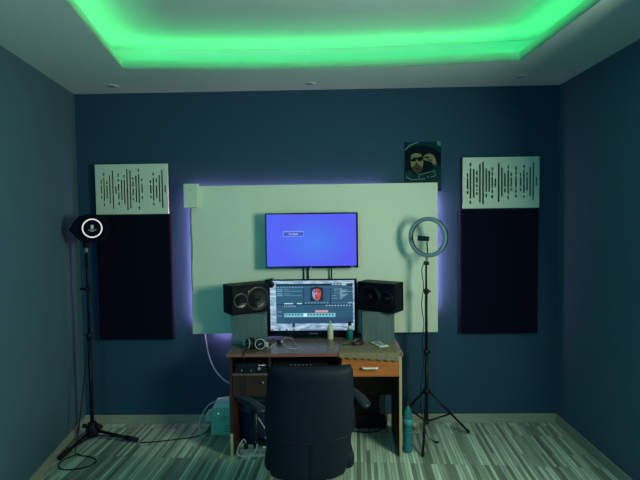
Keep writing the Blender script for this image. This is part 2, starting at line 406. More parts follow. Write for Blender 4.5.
mb.use(glow('dialog_text', lin((220, 225, 255)))).text('No Signal', .020, facing((-.313, 3.9968, 1.687), (0, -1, 0)))
mb.build('message_box', None, t)
MB().box(.165, .195, 3.9985, 4.000, 1.404, 1.410).build('logo_mark', GPLAST, t)
MB().box(-.172, -.164, 3.997, 4.001, 1.401, 1.405).build('power_light', glow('tv_led', (.5, .6, 1), 1), t)
for x, r in ((-.236, .006), (-.200, .0075), (-.018, .004), (.004, .004)):
    MB().tube([(x, 4.05, 1.43), (x, 4.095, 1.39), (x, 4.106, 1.36), (x, 4.106, .95)], r, 8).build('hanging_lead', MBLACK, t)

# ------------------------------------------------------------------ desk
DT = .80
t = thing('desk', 'brown laminate studio desk with side shelf, drawer and open leg room', 'desk', (-.13, 3.8, 0))
MB().box(-.800, .532, 3.565, 4.085, DT-.024, DT, .004, 2).build('desk_top', DESKTOP, t)
MB().box(-.800, .532, 3.561, 3.566, DT-.023, DT-.002).build('front_edge_band', mat('reddish_edge', (.24, .08, .065), .4), t)
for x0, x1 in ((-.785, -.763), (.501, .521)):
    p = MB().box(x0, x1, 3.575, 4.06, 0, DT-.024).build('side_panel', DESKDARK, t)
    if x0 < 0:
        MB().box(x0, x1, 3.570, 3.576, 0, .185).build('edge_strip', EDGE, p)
        MB().box(x0, x1, 3.570, 3.576, .185, DT-.026).build('edge_strip', DESKDARK, p)  # upper part of the light edge coloured dark to stand in for shade
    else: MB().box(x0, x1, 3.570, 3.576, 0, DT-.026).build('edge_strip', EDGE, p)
MB().box(-.763, .501, 4.02, 4.036, .31, DT-.024).build('back_panel', DESKDARK, t)
MB().box(-.487, -.470, 3.60, 4.02, .44, DT-.024).build('divider', DESKDARK, t)
MB().box(.050, .066, 3.59, 4.02, .60, DT-.024).build('divider', DESKDARK, t)
MB().box(-.763, -.487, 3.585, 4.02, .628, .640).build('shelf', mat('shelf_edge', (.12, .10, .09), .4), t)
MB().box(-.763, -.487, 3.60, 4.02, .452, .466).build('shelf', DESKDARK, t)
d = MB().box(-.760, -.490, 3.577, 3.595, .468, .626, .002, 1).build('cupboard_door', DESKDARK, t)
MB().lathe([(0, 0), (.004, 0), (.004, .008), (.008, .012), (.008, .017), (0, .019)], 16, facing((-.527, 3.577, .580), (0, -1, 0))).build('knob', STEEL, d)
d = MB().box(.068, .500, 3.572, 3.592, .618, .770, .002, 1).box(.085, .485, 3.592, 3.98, .64, .70).build('drawer', DRAWER, t)
MB().tube(smoothpath([(.226, 3.572, .688), (.228, 3.550, .689), (.240, 3.546, .690), (.322, 3.546, .690), (.334, 3.550, .689), (.336, 3.572, .688)], 4), .0075, 8).build('handle', WPLAST, d)
MB().box(-.47, .05, 3.60, 3.98, .672, .688).build('keyboard_tray', DESKDARK, t)
MB().box(.066, .501, 3.60, 4.02, .606, .614).build('drawer_rail', DESKDARK, t)
# keyboard on the tray
t = thing('keyboard', 'black keyboard on the tray under the desk top', 'keyboard', (-.25, 3.69, .688))
MB().box(-.46, -.03, 3.615, 3.76, .688, .704, .004, 1).build('body', BLACK, t)
mb = MB(); mb.use(BLACK)
for r in range(5):
    for c in range(18):
        x = -.452+c*.0232; y = 3.622+r*.026
        mb.box(x, x+.0195, y, y+.022, .704, .711, .002, 1)
mb.build('keys', None, t)
kl = glow('key_led', lin((95, 115, 140)), 1)
for c in range(6): MB().box(-.32+c*.030, -.312+c*.030, 3.612, 3.6155, .697, .701).build('indicator_light', kl, t)
# audio interface in the left shelf
t = thing('audio_interface', 'black rack audio unit with knobs in the desk left shelf', 'audio unit', (-.62, 3.7, .640))
MB().box(-.745, -.500, 3.60, 3.80, .644, .716, .004, 1).build('case', BLACK, t)
for x in (-.73, -.52):
    for y in (3.63, 3.77): MB().lathe([(0, 0), (.009, 0), (.009, .004), (0, .004)], 12, Matrix.Translation((x, y, .640))).build('foot', RUBBER, t)
def knob(x, z, r, m, par): MB().lathe([(0, 0), (r, 0), (r*.9, .014), (0, .015)], 18, facing((x, 3.60, z), (0, -1, 0))).build('knob', m, par)
knob(-.560, .677, .013, GPLAST, t); knob(-.692, .664, .005, GPLAST, t); knob(-.620, .664, .005, GPLAST, t)
for x in (-.556, -.535, -.520): MB().box(x-.006, x+.006, 3.597, 3.601, .699, .706).build('indicator_light', glow('rack_led', lin((150, 165, 190)), 1), t)

# ------------------------------------------------------------------ monitor
t = thing('monitor', 'large black monitor on the desk showing video editing software', 'monitor', (-.17, 4.03, DT))
mx0, mx1, mz0, mz1, MY = -.567, .214, .815, 1.300, 4.045
MB().box(mx0, mx1, MY, MY+.035, mz0, mz1, .005, 2).box(-.40, .05, MY+.035, MY+.050, .90, 1.22, .006, 2).build('housing', GLOSS, t)
MB().box(-.21, -.13, MY+.012, MY+.034, DT+.01, .90).build('stand_neck', BLACK, t)
MB().box(-.33, .01, MY-.03, MY+.038, DT, DT+.012, .004, 2).build('stand_base', BLACK, t)
MB().text('SAMSUNG', .016, facing((-.157, MY-.0006, .836), (0, -1, 0))).build('brand_lettering', GPLAST, t)
sx = lambda p: -.523+(p-270)/(354.5-270)*.7155
sz = lambda p: 1.289-(p-281)/(330-281)*.4262
GM = {}
def g(c):
    if c not in GM: GM[c] = glow('screen_%d_%d_%d' % c, lin(c))
    return GM[c]
mb = MB(); 
wp = glow('wallpaper', (1, 1, 1), 1.0); nt = wp.node_tree
tc = nt.nodes.new('ShaderNodeTexCoord'); mp = nt.nodes.new('ShaderNodeMapping'); mp.inputs['Scale'].default_value = (6, 6, 22)
n = nt.nodes.new('ShaderNodeTexNoise'); n.inputs['Scale'].default_value = 2.2; n.inputs['Detail'].default_value = 5
rp = nt.nodes.new('ShaderNodeValToRGB'); rp.color_ramp.elements[0].position = .32; rp.color_ramp.elements[0].color = (*lin((92, 128, 165)), 1)
rp.color_ramp.elements[1].position = .62; rp.color_ramp.elements[1].color = (*lin((186, 212, 232)), 1)
nt.links.new(tc.outputs['Object'], mp.inputs[0]); nt.links.new(mp.outputs[0], n.inputs['Vector']); nt.links.new(n.outputs['Fac'], rp.inputs[0]); nt.links.new(rp.outputs[0], nt.nodes['Principled BSDF'].inputs['Emission Color'])
mb.use(wp).box(sx(270), sx(354.5), MY-.0010, MY, sz(330), sz(281))
def r(x0, y0, x1, y1, c, lay): mb.use(g(c)).box(sx(x0), sx(x1), MY-.0010-.0004*lay, MY-.0010, sz(y1), sz(y0))
def blob(pts, c, lay):
    mb.use(g(c)).prism([(sx(a), sz(b)) for a, b in pts], 0, .0004, Matrix(((1,0,0,0),(0,0,-1,MY-.0010-.0004*(lay-1)),(0,1,0,0),(0,0,0,1))))
BG, BD, TX, TL = (44, 84, 112), (16, 30, 52), (140, 175, 200), (195, 220, 235)
r(276, 284, 353, 323.2, BG, 1); r(276, 284, 353, 286.2, BD, 2)
r(276.5, 286.6, 353, 288.0, (58, 92, 128), 2)
for k in range(9): r(277.2+k*3.0, 286.9, 279.0+k*3.0, 287.8, (120, 150, 182), 3)
for k in range(5): r(332+k*3.2, 284.5, 334.3+k*3.2, 285.6, (150, 190, 210), 3)
r(342, 284.2, 346, 285.9, (150, 215, 225), 3)
r(303.5, 288, 304.2, 304, BD, 2); r(330.2, 288, 330.9, 304, BD, 2)
for k, y in enumerate((289.6, 291.4, 293.8, 295.5)):
    r(277, y-.45, 282.5, y+.45, (120, 160, 190), 2); r(284, y-.4, (289, 302, 290, 302)[k], y+.4, (92, 128, 162), 2)
r(284, 303, 293, 303.9, TL, 2); r(297, 303, 302, 303.9, (170, 235, 230), 2)
r(304.2, 288.2, 330.2, 303, (46, 82, 118), 2)
r(310.5, 287.8, 323.5, 301, (28, 26, 52), 3)
blob([(312.2, 291), (313.5, 288.6), (317, 287.8), (320, 288.8), (321.3, 292), (321, 296), (319.5, 299.5), (317, 301), (314.5, 299.8), (312.6, 296.5)], (165, 88, 95), 4)
blob([(312.2, 291), (313.5, 288.6), (315, 288.2), (315.6, 294), (314.6, 299.8), (312.6, 296.5)], (150, 150, 195), 5)
blob([(317.3, 288.0), (320, 288.8), (321.3, 292), (321, 296), (319.5, 299.5), (317.6, 300.8), (318.4, 296)], (205, 76, 62), 5)
r(313.6, 291.2, 316, 292.0, (50, 30, 60), 6); r(317.6, 291.2, 320, 292.0, (60, 20, 40), 6); r(315.4, 297.0, 318.8, 297.8, (110, 40, 60), 6); r(316.2, 292.6, 317.2, 295.4, (215, 150, 140), 6)
blob([(311.2, 294), (311.6, 289.5), (314, 287.4), (317, 286.9), (320.4, 287.6), (322.2, 290), (322.4, 295), (321.2, 292), (319.6, 289.6), (316.6, 289.0), (313.8, 289.9), (312.4, 292)], (30, 22, 44), 7)
r(313.4, 291.0, 315.9, 291.5, (60, 40, 66), 7); r(317.4, 291.0, 320.2, 291.5, (90, 26, 40), 7); r(315.0, 294.9, 318.4, 295.5, (110, 45, 55), 7); r(315.8, 298.6, 318.0, 299.1, (120, 60, 66), 7)
blob([(310.5, 301), (310.5, 298.5), (313.5, 298.8), (316.8, 301)], (18, 18, 36), 6); blob([(323.5, 301), (323.5, 298), (320.6, 299), (317.6, 301)], (60, 18, 36), 6)
for k in range(8): r(305+k*3.1, 302.4, 306.6+k*3.1, 303.3, (120, 160, 185), 3)
for k, (a, b) in enumerate(((334, 340), (334, 338), (340, 352), (334, 341), (340, 345), (332, 337), (340, 343.5), (332, 338))):
    y = 289.3+k*1.35; r(a, y-.35, b, y+.35, (95+10*(k % 3), 135+8*(k % 3), 165), 2)
    r(340, y-.35, 342+(k*5 % 7), y+.35, TX, 3)
r(348, 302.4, 352, 303.6, TX, 2); r(331.5, 302.6, 347, 303.5, (70, 105, 140), 2)
r(276, 304.1, 353, 304.9, BD, 2)
for k in range(6): r(284+k*2.1, 305.2, 284.9+k*2.1, 307, (130, 160, 190), 2)
for k in range(9): r(326+k*2.9, 305.0, 327.4+k*2.9, 306.1, (160, 190, 215), 2)
r(276, 304.9, 283.5, 323.2, (50, 84, 118), 2); r(277, 311, 281, 312, (100, 140, 170), 3); r(277, 315, 281, 316, (100, 140, 170), 3)
r(315, 310.2, 328, 312.4, (205, 150, 160), 2)
r(284, 313.0, 335.5, 316.8, (120, 190, 205), 2)
for k in range(16): blob([(285+k*3.1, 313.8), (287.3+k*3.1, 313.8), (286.1+k*3.1, 315.5)], (14, 26, 44), 4)
r(303.5, 313.2, 307, 316.2, (200, 250, 235), 5)
r(284, 317.4, 353, 323.2, (42, 74, 108), 2)
r(292, 322.6, 294.6, 327, (30, 52, 66), 2); r(347.8, 321.6, 350.4, 326, (22, 34, 46), 2)
r(270, 328.4, 354.5, 330, (112, 140, 168), 2)
for k in range(12): r(271+k*2.4, 328.6, 272.4+k*2.4, 329.8, (200, 215, 230) if k % 3 else (70, 95, 130), 3)
r(344, 328.7, 353.5, 329.7, (170, 190, 210), 3)
mb.build('screen', None, t)

# ------------------------------------------------------------------ speaker risers and speakers
for lab, x0, x1, y0, y1 in (('grey green upright box under the left loudspeaker', -.812, -.540, 3.825, 3.965), ('grey green upright box under the right loudspeaker', .246, .508, 3.872, 4.02)):
    t = thing('speaker_riser', lab, 'speaker stand', ((x0+x1)/2, (y0+y1)/2, DT), 0, 'speaker risers')
    MB().box(x0, x1, y0, y1, DT, 1.036, .002, 1).build('body', RISER, t)
    MB().box(x0-.002, x1+.002, y0-.002, y1+.002, 1.036, 1.050, .002, 1).build('top_board', RISER, t)
SPK = mat('speaker_black', (.0025, .0035, .010), .5, spec=.1); CONE = mat('speaker_cone', (.003, .005, .012), .35)
RIM = mat('speaker_rim', (.06, .07, .08), .25, .5); RIM_SHADED = mat('speaker_rim_shaded', (.004, .005, .012), .4)  # second rim is a darkened copy, painting in the right speaker's shade
def speaker(label, loc, ang, W, Dp, Ht, woofer_right):
    t = thing('studio_monitor_speaker', label, 'speaker', loc, ang, 'loudspeakers beside the monitor')
    # local: front face at y=0, x from 0..W, z 0..Ht
    MB().box(0, W, 0, Dp, 0, Ht, .006, 2).build('cabinet', SPK, t, local=True)
    MB().box(.008, W-.008, -.004, 0, .008, Ht-.008, .003, 1).build('baffle', SPK, t, local=True)
    wx = W*.66 if woofer_right else W*.34; tx = W*.23 if woofer_right else W*.77
    f = lambda x, z: facing((x, -.004, z), (0, -1, 0))
    wo = MB().lathe([(.088, 0), (.098, 0), (.100, .004), (.094, .007), (.086, .004)], 40, f(wx, Ht*.5)).build('woofer_ring', RIM if woofer_right else RIM_SHADED, t, local=True)
    MB().lathe([(.088, .004), (.080, .008), (.074, .003), (.030, -.0012), (.024, -.001), (.022, .004), (.012, .009), (0, .010)], 40, f(wx, Ht*.5)).build('woofer', CONE, t, local=True)
    MB().lathe([(.050, 0), (.062, 0), (.062, .004), (.056, .005), (.048, .002)], 36, f(tx, Ht*.48)).build('tweeter_ring', RIM if woofer_right else RIM_SHADED, t, local=True)
    MB().lathe([(.050, .002), (.022, .001), (.018, .002), (.015, .007), (0, .011)], 32, f(tx, Ht*.48)).build('tweeter', CONE, t, local=True)
    MB().box(tx-.03, tx+.04, -.0055, -.004, .012, .022, .002, 1).build('bass_port', GLOSS, t, local=True)
    MB().box(tx-.03, tx+.04, -.0055, -.004, Ht-.026, Ht-.014, .002, 1).build('bass_port', GLOSS, t, local=True)
    lx = W*.44 if woofer_right else W*.57
    MB().lathe([(0, 0), (.004, 0), (.003, .003), (0, .004)], 12, f(lx, Ht*.76 if woofer_right else Ht*.3)).build('power_light', glow('speaker_led', (1, .95, .7) if woofer_right else (.8, .9, 1), 1.2), t, local=True)
    return t
speaker('black loudspeaker lying on its side left of the monitor', (-.797, 3.765, 1.05), math.radians(33), .343, .183, .236, True)
speaker('black loudspeaker lying on its side right of the monitor', (.501-.342*math.cos(math.radians(33)), 3.787+.342*math.sin(math.radians(33)), 1.05), -math.radians(33), .342, .166, .236, False)

# ------------------------------------------------------------------ things on the desk
def bottle(name, label, cat, loc, parts):
    t = thing(name, label, cat, loc)
    for nm, prof, m in parts: MB().lathe(prof, 24).build(nm, m, t, local=True)
    return t
bottle('squeeze_bottle', 'small cream white squeeze bottle in front of the monitor', 'bottle', (-.014, 3.995, DT),
    [('body', [(0, 0), (.022, 0), (.025, .004), (.025, .095), (.022, .108), (.012, .116), (0, .116)], mat('cream_plastic', (.55, .56, .42), .5)),
     ('nozzle', [(.012, .116), (.013, .118), (.009, .135), (.004, .155), (0, .156)], mat('cream_nozzle', (.5, .53, .40), .5))])
bottle('spray_bottle', 'small teal bottle with clear neck and dark cap by the right riser', 'bottle', (.150, 3.975, DT),
    [('body', [(0, 0), (.024, 0), (.027, .004), (.027, .070), (.022, .088), (0, .088)], TEALP),
     ('neck', [(.018, .088), (.018, .120), (0, .120)], mat('clear_neck', (.6, .7, .72), .2)),
     ('cap', [(.012, .120), (.013, .122), (.013, .142), (.009, .150), (0, .150)], BLACK)])
t = thing('webcam', 'small round black object at the top left corner of the monitor', 'webcam', (-.512, 4.02, 1.262))
f = facing((-.512, 4.022, 1.262), (0, -1, 0))
MB().lathe([(0, -.016), (.022, -.014), (.029, -.004), (.029, .006), (.022, .014), (0, .016)], 28, f).build('body', BLACK, t)
MB().lathe([(0, .015), (.012, .015), (.010, .018), (0, .018)], 20, f).build('lens', GLOSS, t)
MB().box(-.520, -.504, 4.030, 4.050, 1.262, 1.3075, .003, 1).box(-.525, -.499, 4.034, 4.085, 1.301, 1.308, .002, 1).build('clip', BLACK, t)
# headphones
t = thing('headphones', 'black and white headphones lying in front of the left riser', 'headphones', (-.60, 3.70, DT))
HW = mat('headphone_white', (.34, .36, .40), .35)
for (cx, cy, nx, ny) in ((-.558, 3.675, .10, -1), (-.648, 3.690, -.92, -.55)):
    f = facing((cx, cy, DT+.048), (nx, ny, .12))
    c = MB().lathe([(0, -.024), (.036, -.024), (.046, -.014), (.047, 0), (.040, .012), (.028, .016), (0, .017)], 32, f).build('ear_cup', BLACK, t)
    MB().torus(.038, .0050, 36, 8, f @ Matrix.Translation((0, 0, .010))).build('ring', HW, c)
    MB().prism([(-.014, -.010), (.010, .002), (.016, .008), (-.002, .004), (-.012, -.002)], .016, .019, f).build('emblem', HW, c)
    MB().lathe([(0, -.040), (.030, -.040), (.042, -.034), (.040, -.024), (0, -.024)], 28, f).build('ear_pad', RUBBER, c)
hb = MB().tube(smoothpath([(-.51, 3.685, DT+.04), (-.49, 3.73, DT+.03), (-.52, 3.79, DT+.025), (-.60, 3.806, DT+.025), (-.68, 3.78, DT+.03), (-.69, 3.73, DT+.04)]), .010, 10).build('headband', BLACK, t)
MB().box(-.518, -.496, 3.668, 3.690, DT+.022, DT+.060, .004, 1).build('hinge', HW, t)
MB().box(-.702, -.684, 3.705, 3.735, DT+.026, DT+.062, .004, 1).build('hinge', HW, t)
MB().tube(smoothpath([(-.655, 3.66, DT+.012), (-.665, 3.60, DT+.006), (-.668, 3.552, DT-.006), (-.667, 3.550, .70), (-.668, 3.555, .55), (-.67, 3.56, .42)]), .003, 6).build('cord', BLACK, t)
# little adapter with cables
t = thing('desk_adapter', 'small black and white adapter with looped white lead on the desk', 'adapter', (-.42, 3.86, DT))
MB().box(-.448, -.408, 3.84, 3.885, DT, DT+.030, .006, 2).build('body', BLACK, t)
MB().box(-.416, -.398, 3.835, 3.855, DT+.010, DT+.032, .005, 2).build('plug', HW, t)
MB().tube(smoothpath([(-.40, 3.86, DT+.038), (-.37, 3.92, DT+.035), (-.33, 3.90, DT+.030), (-.29, 3.80, DT+.006), (-.27, 3.72, DT+.004), (-.31, 3.69, DT+.004), (-.37, 3.72, DT+.004), (-.40, 3.83, DT+.012)]), .0019, 6).build('lead', WCABLE, t)
MB().tube(smoothpath([(-.505, 3.675, DT+.006), (-.50, 3.72, DT+.004), (-.475, 3.80, DT+.004), (-.445, 3.86, DT+.014)]), .0019, 6).build('lead', WCABLE, t)
# lace cloth
def lace(u, v):
    x = .048+u*(.500-.048)
    if v < .7:
        y = 3.93-(v/.7)*(3.93-3.558); return (x + (1-v/.7)*.02*(1-u), y, DT+.0035)
    q = (v-.7)/.3
    drop = (.026+.030*u) + .013*abs(math.sin(u*PI*8))**.7
    return (x, 3.5555-.001*math.sin(u*40), DT+.0035-q*drop)
mb = MB().grid(lace, 160, 24); 
o = tag(mb.build('lace_cloth', LACE, origin=(.29, 3.56, DT)), 'beige scalloped lace cloth draped over the right end of the desk', 'cloth')
md = o.modifiers.new('thick', 'SOLIDIFY'); md.thickness = .002; md.offset = 1
# mouse, phone, stick
t = thing('computer_mouse', 'dark mouse with cord lying on the lace cloth', 'mouse', (.205, 3.80, DT+.006), 2.1)
MB().grid(lambda u, v: ((.034*math.cos(2*PI*u)*math.sin(PI*v/2)**.8, .058*math.sin(2*PI*u)*math.sin(PI*v/2)**.8, .034*math.cos(PI*v/2)**.7 if v < 1 else 0)), 28, 10, close=True).build('body', mat('mouse_plum', (.035, .015, .025), .35), t, local=True)
MB().tube(smoothpath([(0, .055, .012), (.01, .09, .006), (.05, .11, .004), (.10, .09, .004), (.13, .04, .004)]), .0025, 6).build('cord', BLACK, t, local=True)
MB().box(-.004, .004, .022, .040, .028, .036, .003, 1).build('wheel', GPLAST, t, local=True)
t = thing('phone', 'white patterned phone lying on the lace cloth', 'phone', (.375, 3.775, DT+.0058), .42)
MB().box(-.040, .040, -.075, .075, 0, .009, .004, 2).build('body', mat('phone_white', (.66, .66, .68), .35), t, local=True)
mb = MB().use(mat('phone_print', (.05, .06, .09), .4))
for a, b, c, d in ((-.022, .020, .035, .05), (-.030, .010, .012, .026), (-.012, .030, -.014, .002), (-.028, .006, -.040, -.026), (.012, .028, -.05, -.03)): mb.box(a, b, c, d, .009, .0094)
mb.build('print', None, t, local=True)
tag(MB().box(.190, .236, 3.935, 3.955, DT, DT+.014, .003, 1).build('usb_stick', GPLAST, origin=(.21, 3.945, DT)), 'small grey stick on the desk between monitor and right riser', 'usb stick')

# ------------------------------------------------------------------ things around and under the desk
POW = mat('power_box_mint', (.28, .52, .40), .5)
t = thing('power_box', 'mint green vented power box standing on the floor by the desk', 'power box', (-.94, 4.02, 0), 0, 'stacked power boxes')
MB().box(-1.030, -.805, 3.945, 4.13, 0, .112, .005, 1).build('case', POW, t)
mb = MB().use(GPLAST)
for k in range(5): mb.box(-.915, -.855, 3.9435, 3.946, .028+k*.013, .034+k*.013)
mb.build('vent', None, t)
t = thing('power_box', 'mint green power box stacked on top of the vented one by the desk', 'power box', (-.94, 4.02, .112), 0, 'stacked power boxes')
MB().box(-1.025, -.805, 3.945, 4.13, .112, .226, .005, 1).box(-1.082, -1.02, 3.955, 4.10, .112, .165, .004, 1).build('case', POW, t)
mb = MB().use(GPLAST)
for k in range(3): mb.box(-.945, -.885, 3.9435, 3.946, .130+k*.013, .136+k*.013)
mb.build('vent', None, t)
MB().lathe([(0, 0), (.006, 0), (.005, .003), (0, .004)], 12, facing((-.965, 3.945, .185), (0, -1, 0))).build('power_light', glow('box_led', lin((120, 220, 190)), 1), t)
t = thing('cable_adapter', 'white flat adapter resting on the upper power box', 'adapter', (-.93, 4.02, .226))
MB().prism([(-1.02, .226), (-.815, .226), (-.835, .262), (-.995, .262)], 0, .13, Matrix(((1,0,0,0),(0,0,-1,4.09),(0,1,0,0),(0,0,0,1)))).build('base', WPLAST, t)
MB().box(-.075, .075, -.03, .03, 0, .026, .005, 2, Matrix.Translation((-.915, 4.02, .268)) @ Matrix.Rotation(-.16, 4, 'Y')).build('socket_strip', WPLAST, t)
MB().tube(smoothpath([(-.99, 4.0, .275), (-1.06, 3.97, .24), (-1.12, 3.93, .13), (-1.11, 3.90, .04), (-1.07, 3.90, .006)]), .0055, 8).build('lead', WCABLE, t)
MB().tube(smoothpath([(-.85, 4.0, .285), (-.83, 3.97, .29), (-.825, 3.96, .25), (-.84, 3.98, .235)]), .005, 8).build('lead', WCABLE, t)
# bin under desk
t = thing('waste_bin', 'dark blue round bin under the left end of the desk', 'bin', (-.655, 3.86, 0))
MB().lathe([(0, 0), (.085, 0), (.095, .01), (.118, .27), (.122, .275), (.112, .275), (.090, .012), (0, .012)], 32).build('body', NAVY, t, local=True)
MB().torus(.118, .006, 36, 8, Matrix.Translation((0, 0, .275))).build('rim', NAVY, t, local=True)
# power strip with plugs
t = thing('power_strip', 'white power strip with plugs and cables under the desk', 'power strip', (-.61, 3.66, 0), .12)
MB().box(-.12, .12, -.022, .022, 0, .028, .006, 2).build('body', GPLAST, t, local=True)
for x in (-.07, .0, .07): MB().box(x-.015, x+.015, -.015, .015, .028, .060, .005, 2).build('plug', BLACK if x < .05 else WPLAST, t, local=True)
for k, pts in enumerate(([(-.07, 0, .075), (-.09, -.02, .11), (-.13, -.03, .05), (-.12, -.06, .007), (-.02, -.07, .007), (.10, -.06, .007), (.14, -.02, .007)],
    [(0, 0, .075), (.02, -.03, .10), (.0, -.06, .03), (-.06, -.08, .007), (-.13, -.06, .007), (-.15, 0, .007)],
    [(.07, 0, .075), (.09, .03, .13), (.05, .06, .2), (-.02, .08, .3)], [(.13, 0, .02), (.17, -.03, .008), (.12, -.08, .008), (.02, -.09, .008), (-.08, -.075, .008)])):
    MB().tube(smoothpath(pts), .004, 8).build('lead', WCABLE, t, local=True)
# black computer box under right side
t = thing('computer_case', 'black computer case lying under the right side of the desk', 'computer', (.29, 4.11, 0))
MB().box(.085, .455, 4.05, 4.175, .010, .128, .006, 2).build('base_unit', BLACK, t)
MB().box(.095, .400, 4.06, 4.165, .128, .300, .006, 2).build('case', BLACK, t)
MB().box(.400, .448, 4.055, 4.165, .128, .300, .008, 2).build('end_cover', mat('end_grey', (.10, .13, .15), .35), t)
for x in (.10, .44):
    for y in (4.06, 4.165): MB().box(x-.01, x+.01, y-.008, y+.008, 0, .012).build('foot', RUBBER, t)
tag(MB().tube(smoothpath([(.46, 4.03, .15), (.45, 4.02, .06), (.38, 4.0, .008), (.28, 3.98, .006), (.18, 4.0, .006), (.08, 4.03, .006)]), .005, 8).build('cable', BLACK, origin=(.3, 4, 0)), 'black cable on the floor in front of the black computer case', 'cable')
# water bottle
t = thing('water_bottle', 'tall blue plastic water bottle on the floor beside the desk', 'bottle', (.577, 3.655, 0))
BL = mat('blue_plastic', (.05, .30, .38), .10, spec=.9, **{'Transmission Weight': .55, 'IOR': 1.3})
prof = [(0, .006), (.022, .0), (.033, .006)]
z = .012
for k in range(9):
    prof += [(.0365, z), (.0365, z+.016), (.0340, z+.020), (.0340, z+.024)]; z += .027
prof += [(.0365, z), (.0365, z+.03), (.033, z+.055), (.022, z+.085), (.0145, z+.098), (.0145, z+.112), (0, z+.112)]
MB().lathe(prof, 28).build('body', BL, t, local=True)
MB().lathe([(.0165, z+.106), (.0165, z+.125), (.014, z+.128), (0, z+.128)], 20).build('cap', mat('bottle_cap', (.01, .03, .05), .4), t, local=True)
MB().lathe([(.0372, z-.045), (.0372, z+.01), (.0368, z+.01), (.0368, z-.045)], 28).build('label', mat('bottle_label', (.05, .28, .32), .35, noise=.7, nscale=50), t, local=True)

# ------------------------------------------------------------------ office chair
CX, CY, CR = -.150, 2.85, .07
t = thing('office_chair', 'black leather office chair seen from behind in front of the desk', 'chair', (CX, CY, 0), CR)
prof_w = [(0, .204), (.06, .214), (.25, .226), (.5, .243), (.75, .236), (.95, .228), (1, .218)]
def hw(v):
    for (a, x), (b, y) in zip(prof_w, prof_w[1:]):
        if v <= b: return x+(y-x)*(v-a)/(b-a)
    return prof_w[-1][1]
def backsurf(side):
    def f(u, v):
        U = 2*u-1; V = 2*v-1
        th = .052*max(0, 1-abs(U)**6)**.5*max(0, 1-abs(V)**20)**.5
        zz = .40+.640*v - .010*abs(U)**3*(1 if v > .5 else -1)*max(0, abs(V)-.6)
        lean = -.335 - .06*(v-.3) + .05*U*U
        cx = hw(v)*U*(1-.02*max(0, abs(V)-.88)/.12)+.022*(v-.5)
        crease = .006*math.exp(-(U/.035)**2)*(v < .36) * (1 if side < 0 else 0)
        return (cx, lean+side*th+crease, zz)
    return f
b = MB().grid(backsurf(-1), 48, 40).grid(backsurf(1), 48, 40)
bmesh.ops.remove_doubles(b.bm, verts=b.bm.verts[:], dist=1e-4); bmesh.ops.recalc_face_normals(b.bm, faces=b.bm.faces[:])
back = b.build('backrest', CHAIRL, t, local=True)
fb = backsurf(-1)
def seamline(pts): return [Vector(fb(u, v))+Vector((0, -.0005, 0)) for u, v in pts]
for pts in ([(.04+.92*k/24, .905-.010*math.sin(PI*k/24)) for k in range(25)], [(.03+.94*k/24, .40-.03*math.sin(PI*k/24)) for k in range(25)], [(.51, .03+.34*k/12) for k in range(13)], [(.49, .03+.34*k/12) for k in range(13)]):
    MB().tube(seamline(pts), .0022, 6).build('seam', SEAM, back, local=True)
MB().box(-.25, .25, -.27, .25, .42, .52, .035, 4, smooth=True).build('seat', CHAIRL, t, local=True)
MB().box(-.16, .16, -.18, .16, .385, .425, .008, 2).build('seat_plate', MBLACK, t, local=True)
MB().box(-.04, .04, -.34, -.12, .37, .40, .008, 2).box(-.04, .04, -.345, -.30, .37, .52, .008, 2).build('back_bracket', MBLACK, t, local=True)
MB().tube([(.15, -.1, .40), (.245, -.12, .42)], .006, 8).box(.238, .262, -.135, -.105, .405, .445, .006, 2).build('lever', BLACK, t, local=True)
for pad, post in (([(.362, .055), (.345, .15), (.318, .25), (.290, .36)], (.290, .20)), ([(-.275, .02), (-.315, .09), (-.385, .19), (-.450, .275)], (-.335, .13))):
    sm = smoothpath([(x, y, .645+.012*math.sin(i)) for i, (x, y) in enumerate(pad)], 6)
    n_ = len(sm); mb = MB(); tb = bmesh.new(); rings = []
    for i, p in enumerate(sm):
        d = (sm[min(i+1, n_-1)]-sm[max(i-1, 0)]).normalized(); s = Vector((d.y, -d.x, 0)).normalized()
        e = min(i, n_-1-i); ww = .040*min(1, .45+.28*e); hh = .020*min(1, .5+.3*e)
        rings.append([tb.verts.new(p+s*ww*math.cos(2*PI*k/14)+Vector((0, 0, hh*math.sin(2*PI*k/14)))) for k in range(14)])
    for a, c in zip(rings, rings[1:]):
        for k in range(14): tb.faces.new((a[k], a[(k+1) % 14], c[(k+1) % 14], c[k]))
    tb.faces.new(rings[0][::-1]); tb.faces.new(rings[-1]); bmesh.ops.recalc_face_normals(tb, faces=tb.faces[:])
    mb._take(tb, True); ar = mb.build('armrest', ARM, t, local=True)
    sgn = 1 if post[0] > 0 else -1
    MB().tube([(post[0], post[1], .64), (post[0], post[1], .46), (post[0]-sgn*.03, post[1], .41), (sgn*.12, post[1]-.03, .40)], .022, 10).build('armrest_post', MBLACK, ar, local=True)
MB().lathe([(0, .09), (.03, .09), (.03, .26), (.018, .26), (.018, .39), (0, .39)], 20).build('gas_lift', MBLACK, t, local=True)
base = MB().lathe([(0, .07), (.05, .07), (.05, .12), (0, .125)], 20).build('base', MBLACK, t, local=True)
for k in range(5):
    a = 2*PI*k/5+.3; c, s = math.cos(a), math.sin(a)
    MB().tube([(.03*c, .03*s, .10), (.28*c, .28*s, .078), (.30*c, .30*s, .062)], [.024, .017, .012], 10).build('base_arm', MBLACK, base, local=True)
    for q in (-.013, .013):
        MB().lathe([(0, -.009), (.024, -.009), (.026, 0), (.024, .009), (0, .009)], 18, facing((.30*c-q*s, .30*s+q*c, .026), (-s, c, 0))).build('caster', RUBBER, base, local=True)
    MB().tube([(.30*c, .30*s, .065), (.30*c, .30*s, .03)], .008, 8).build('caster_stem', MBLACK, base, local=True)

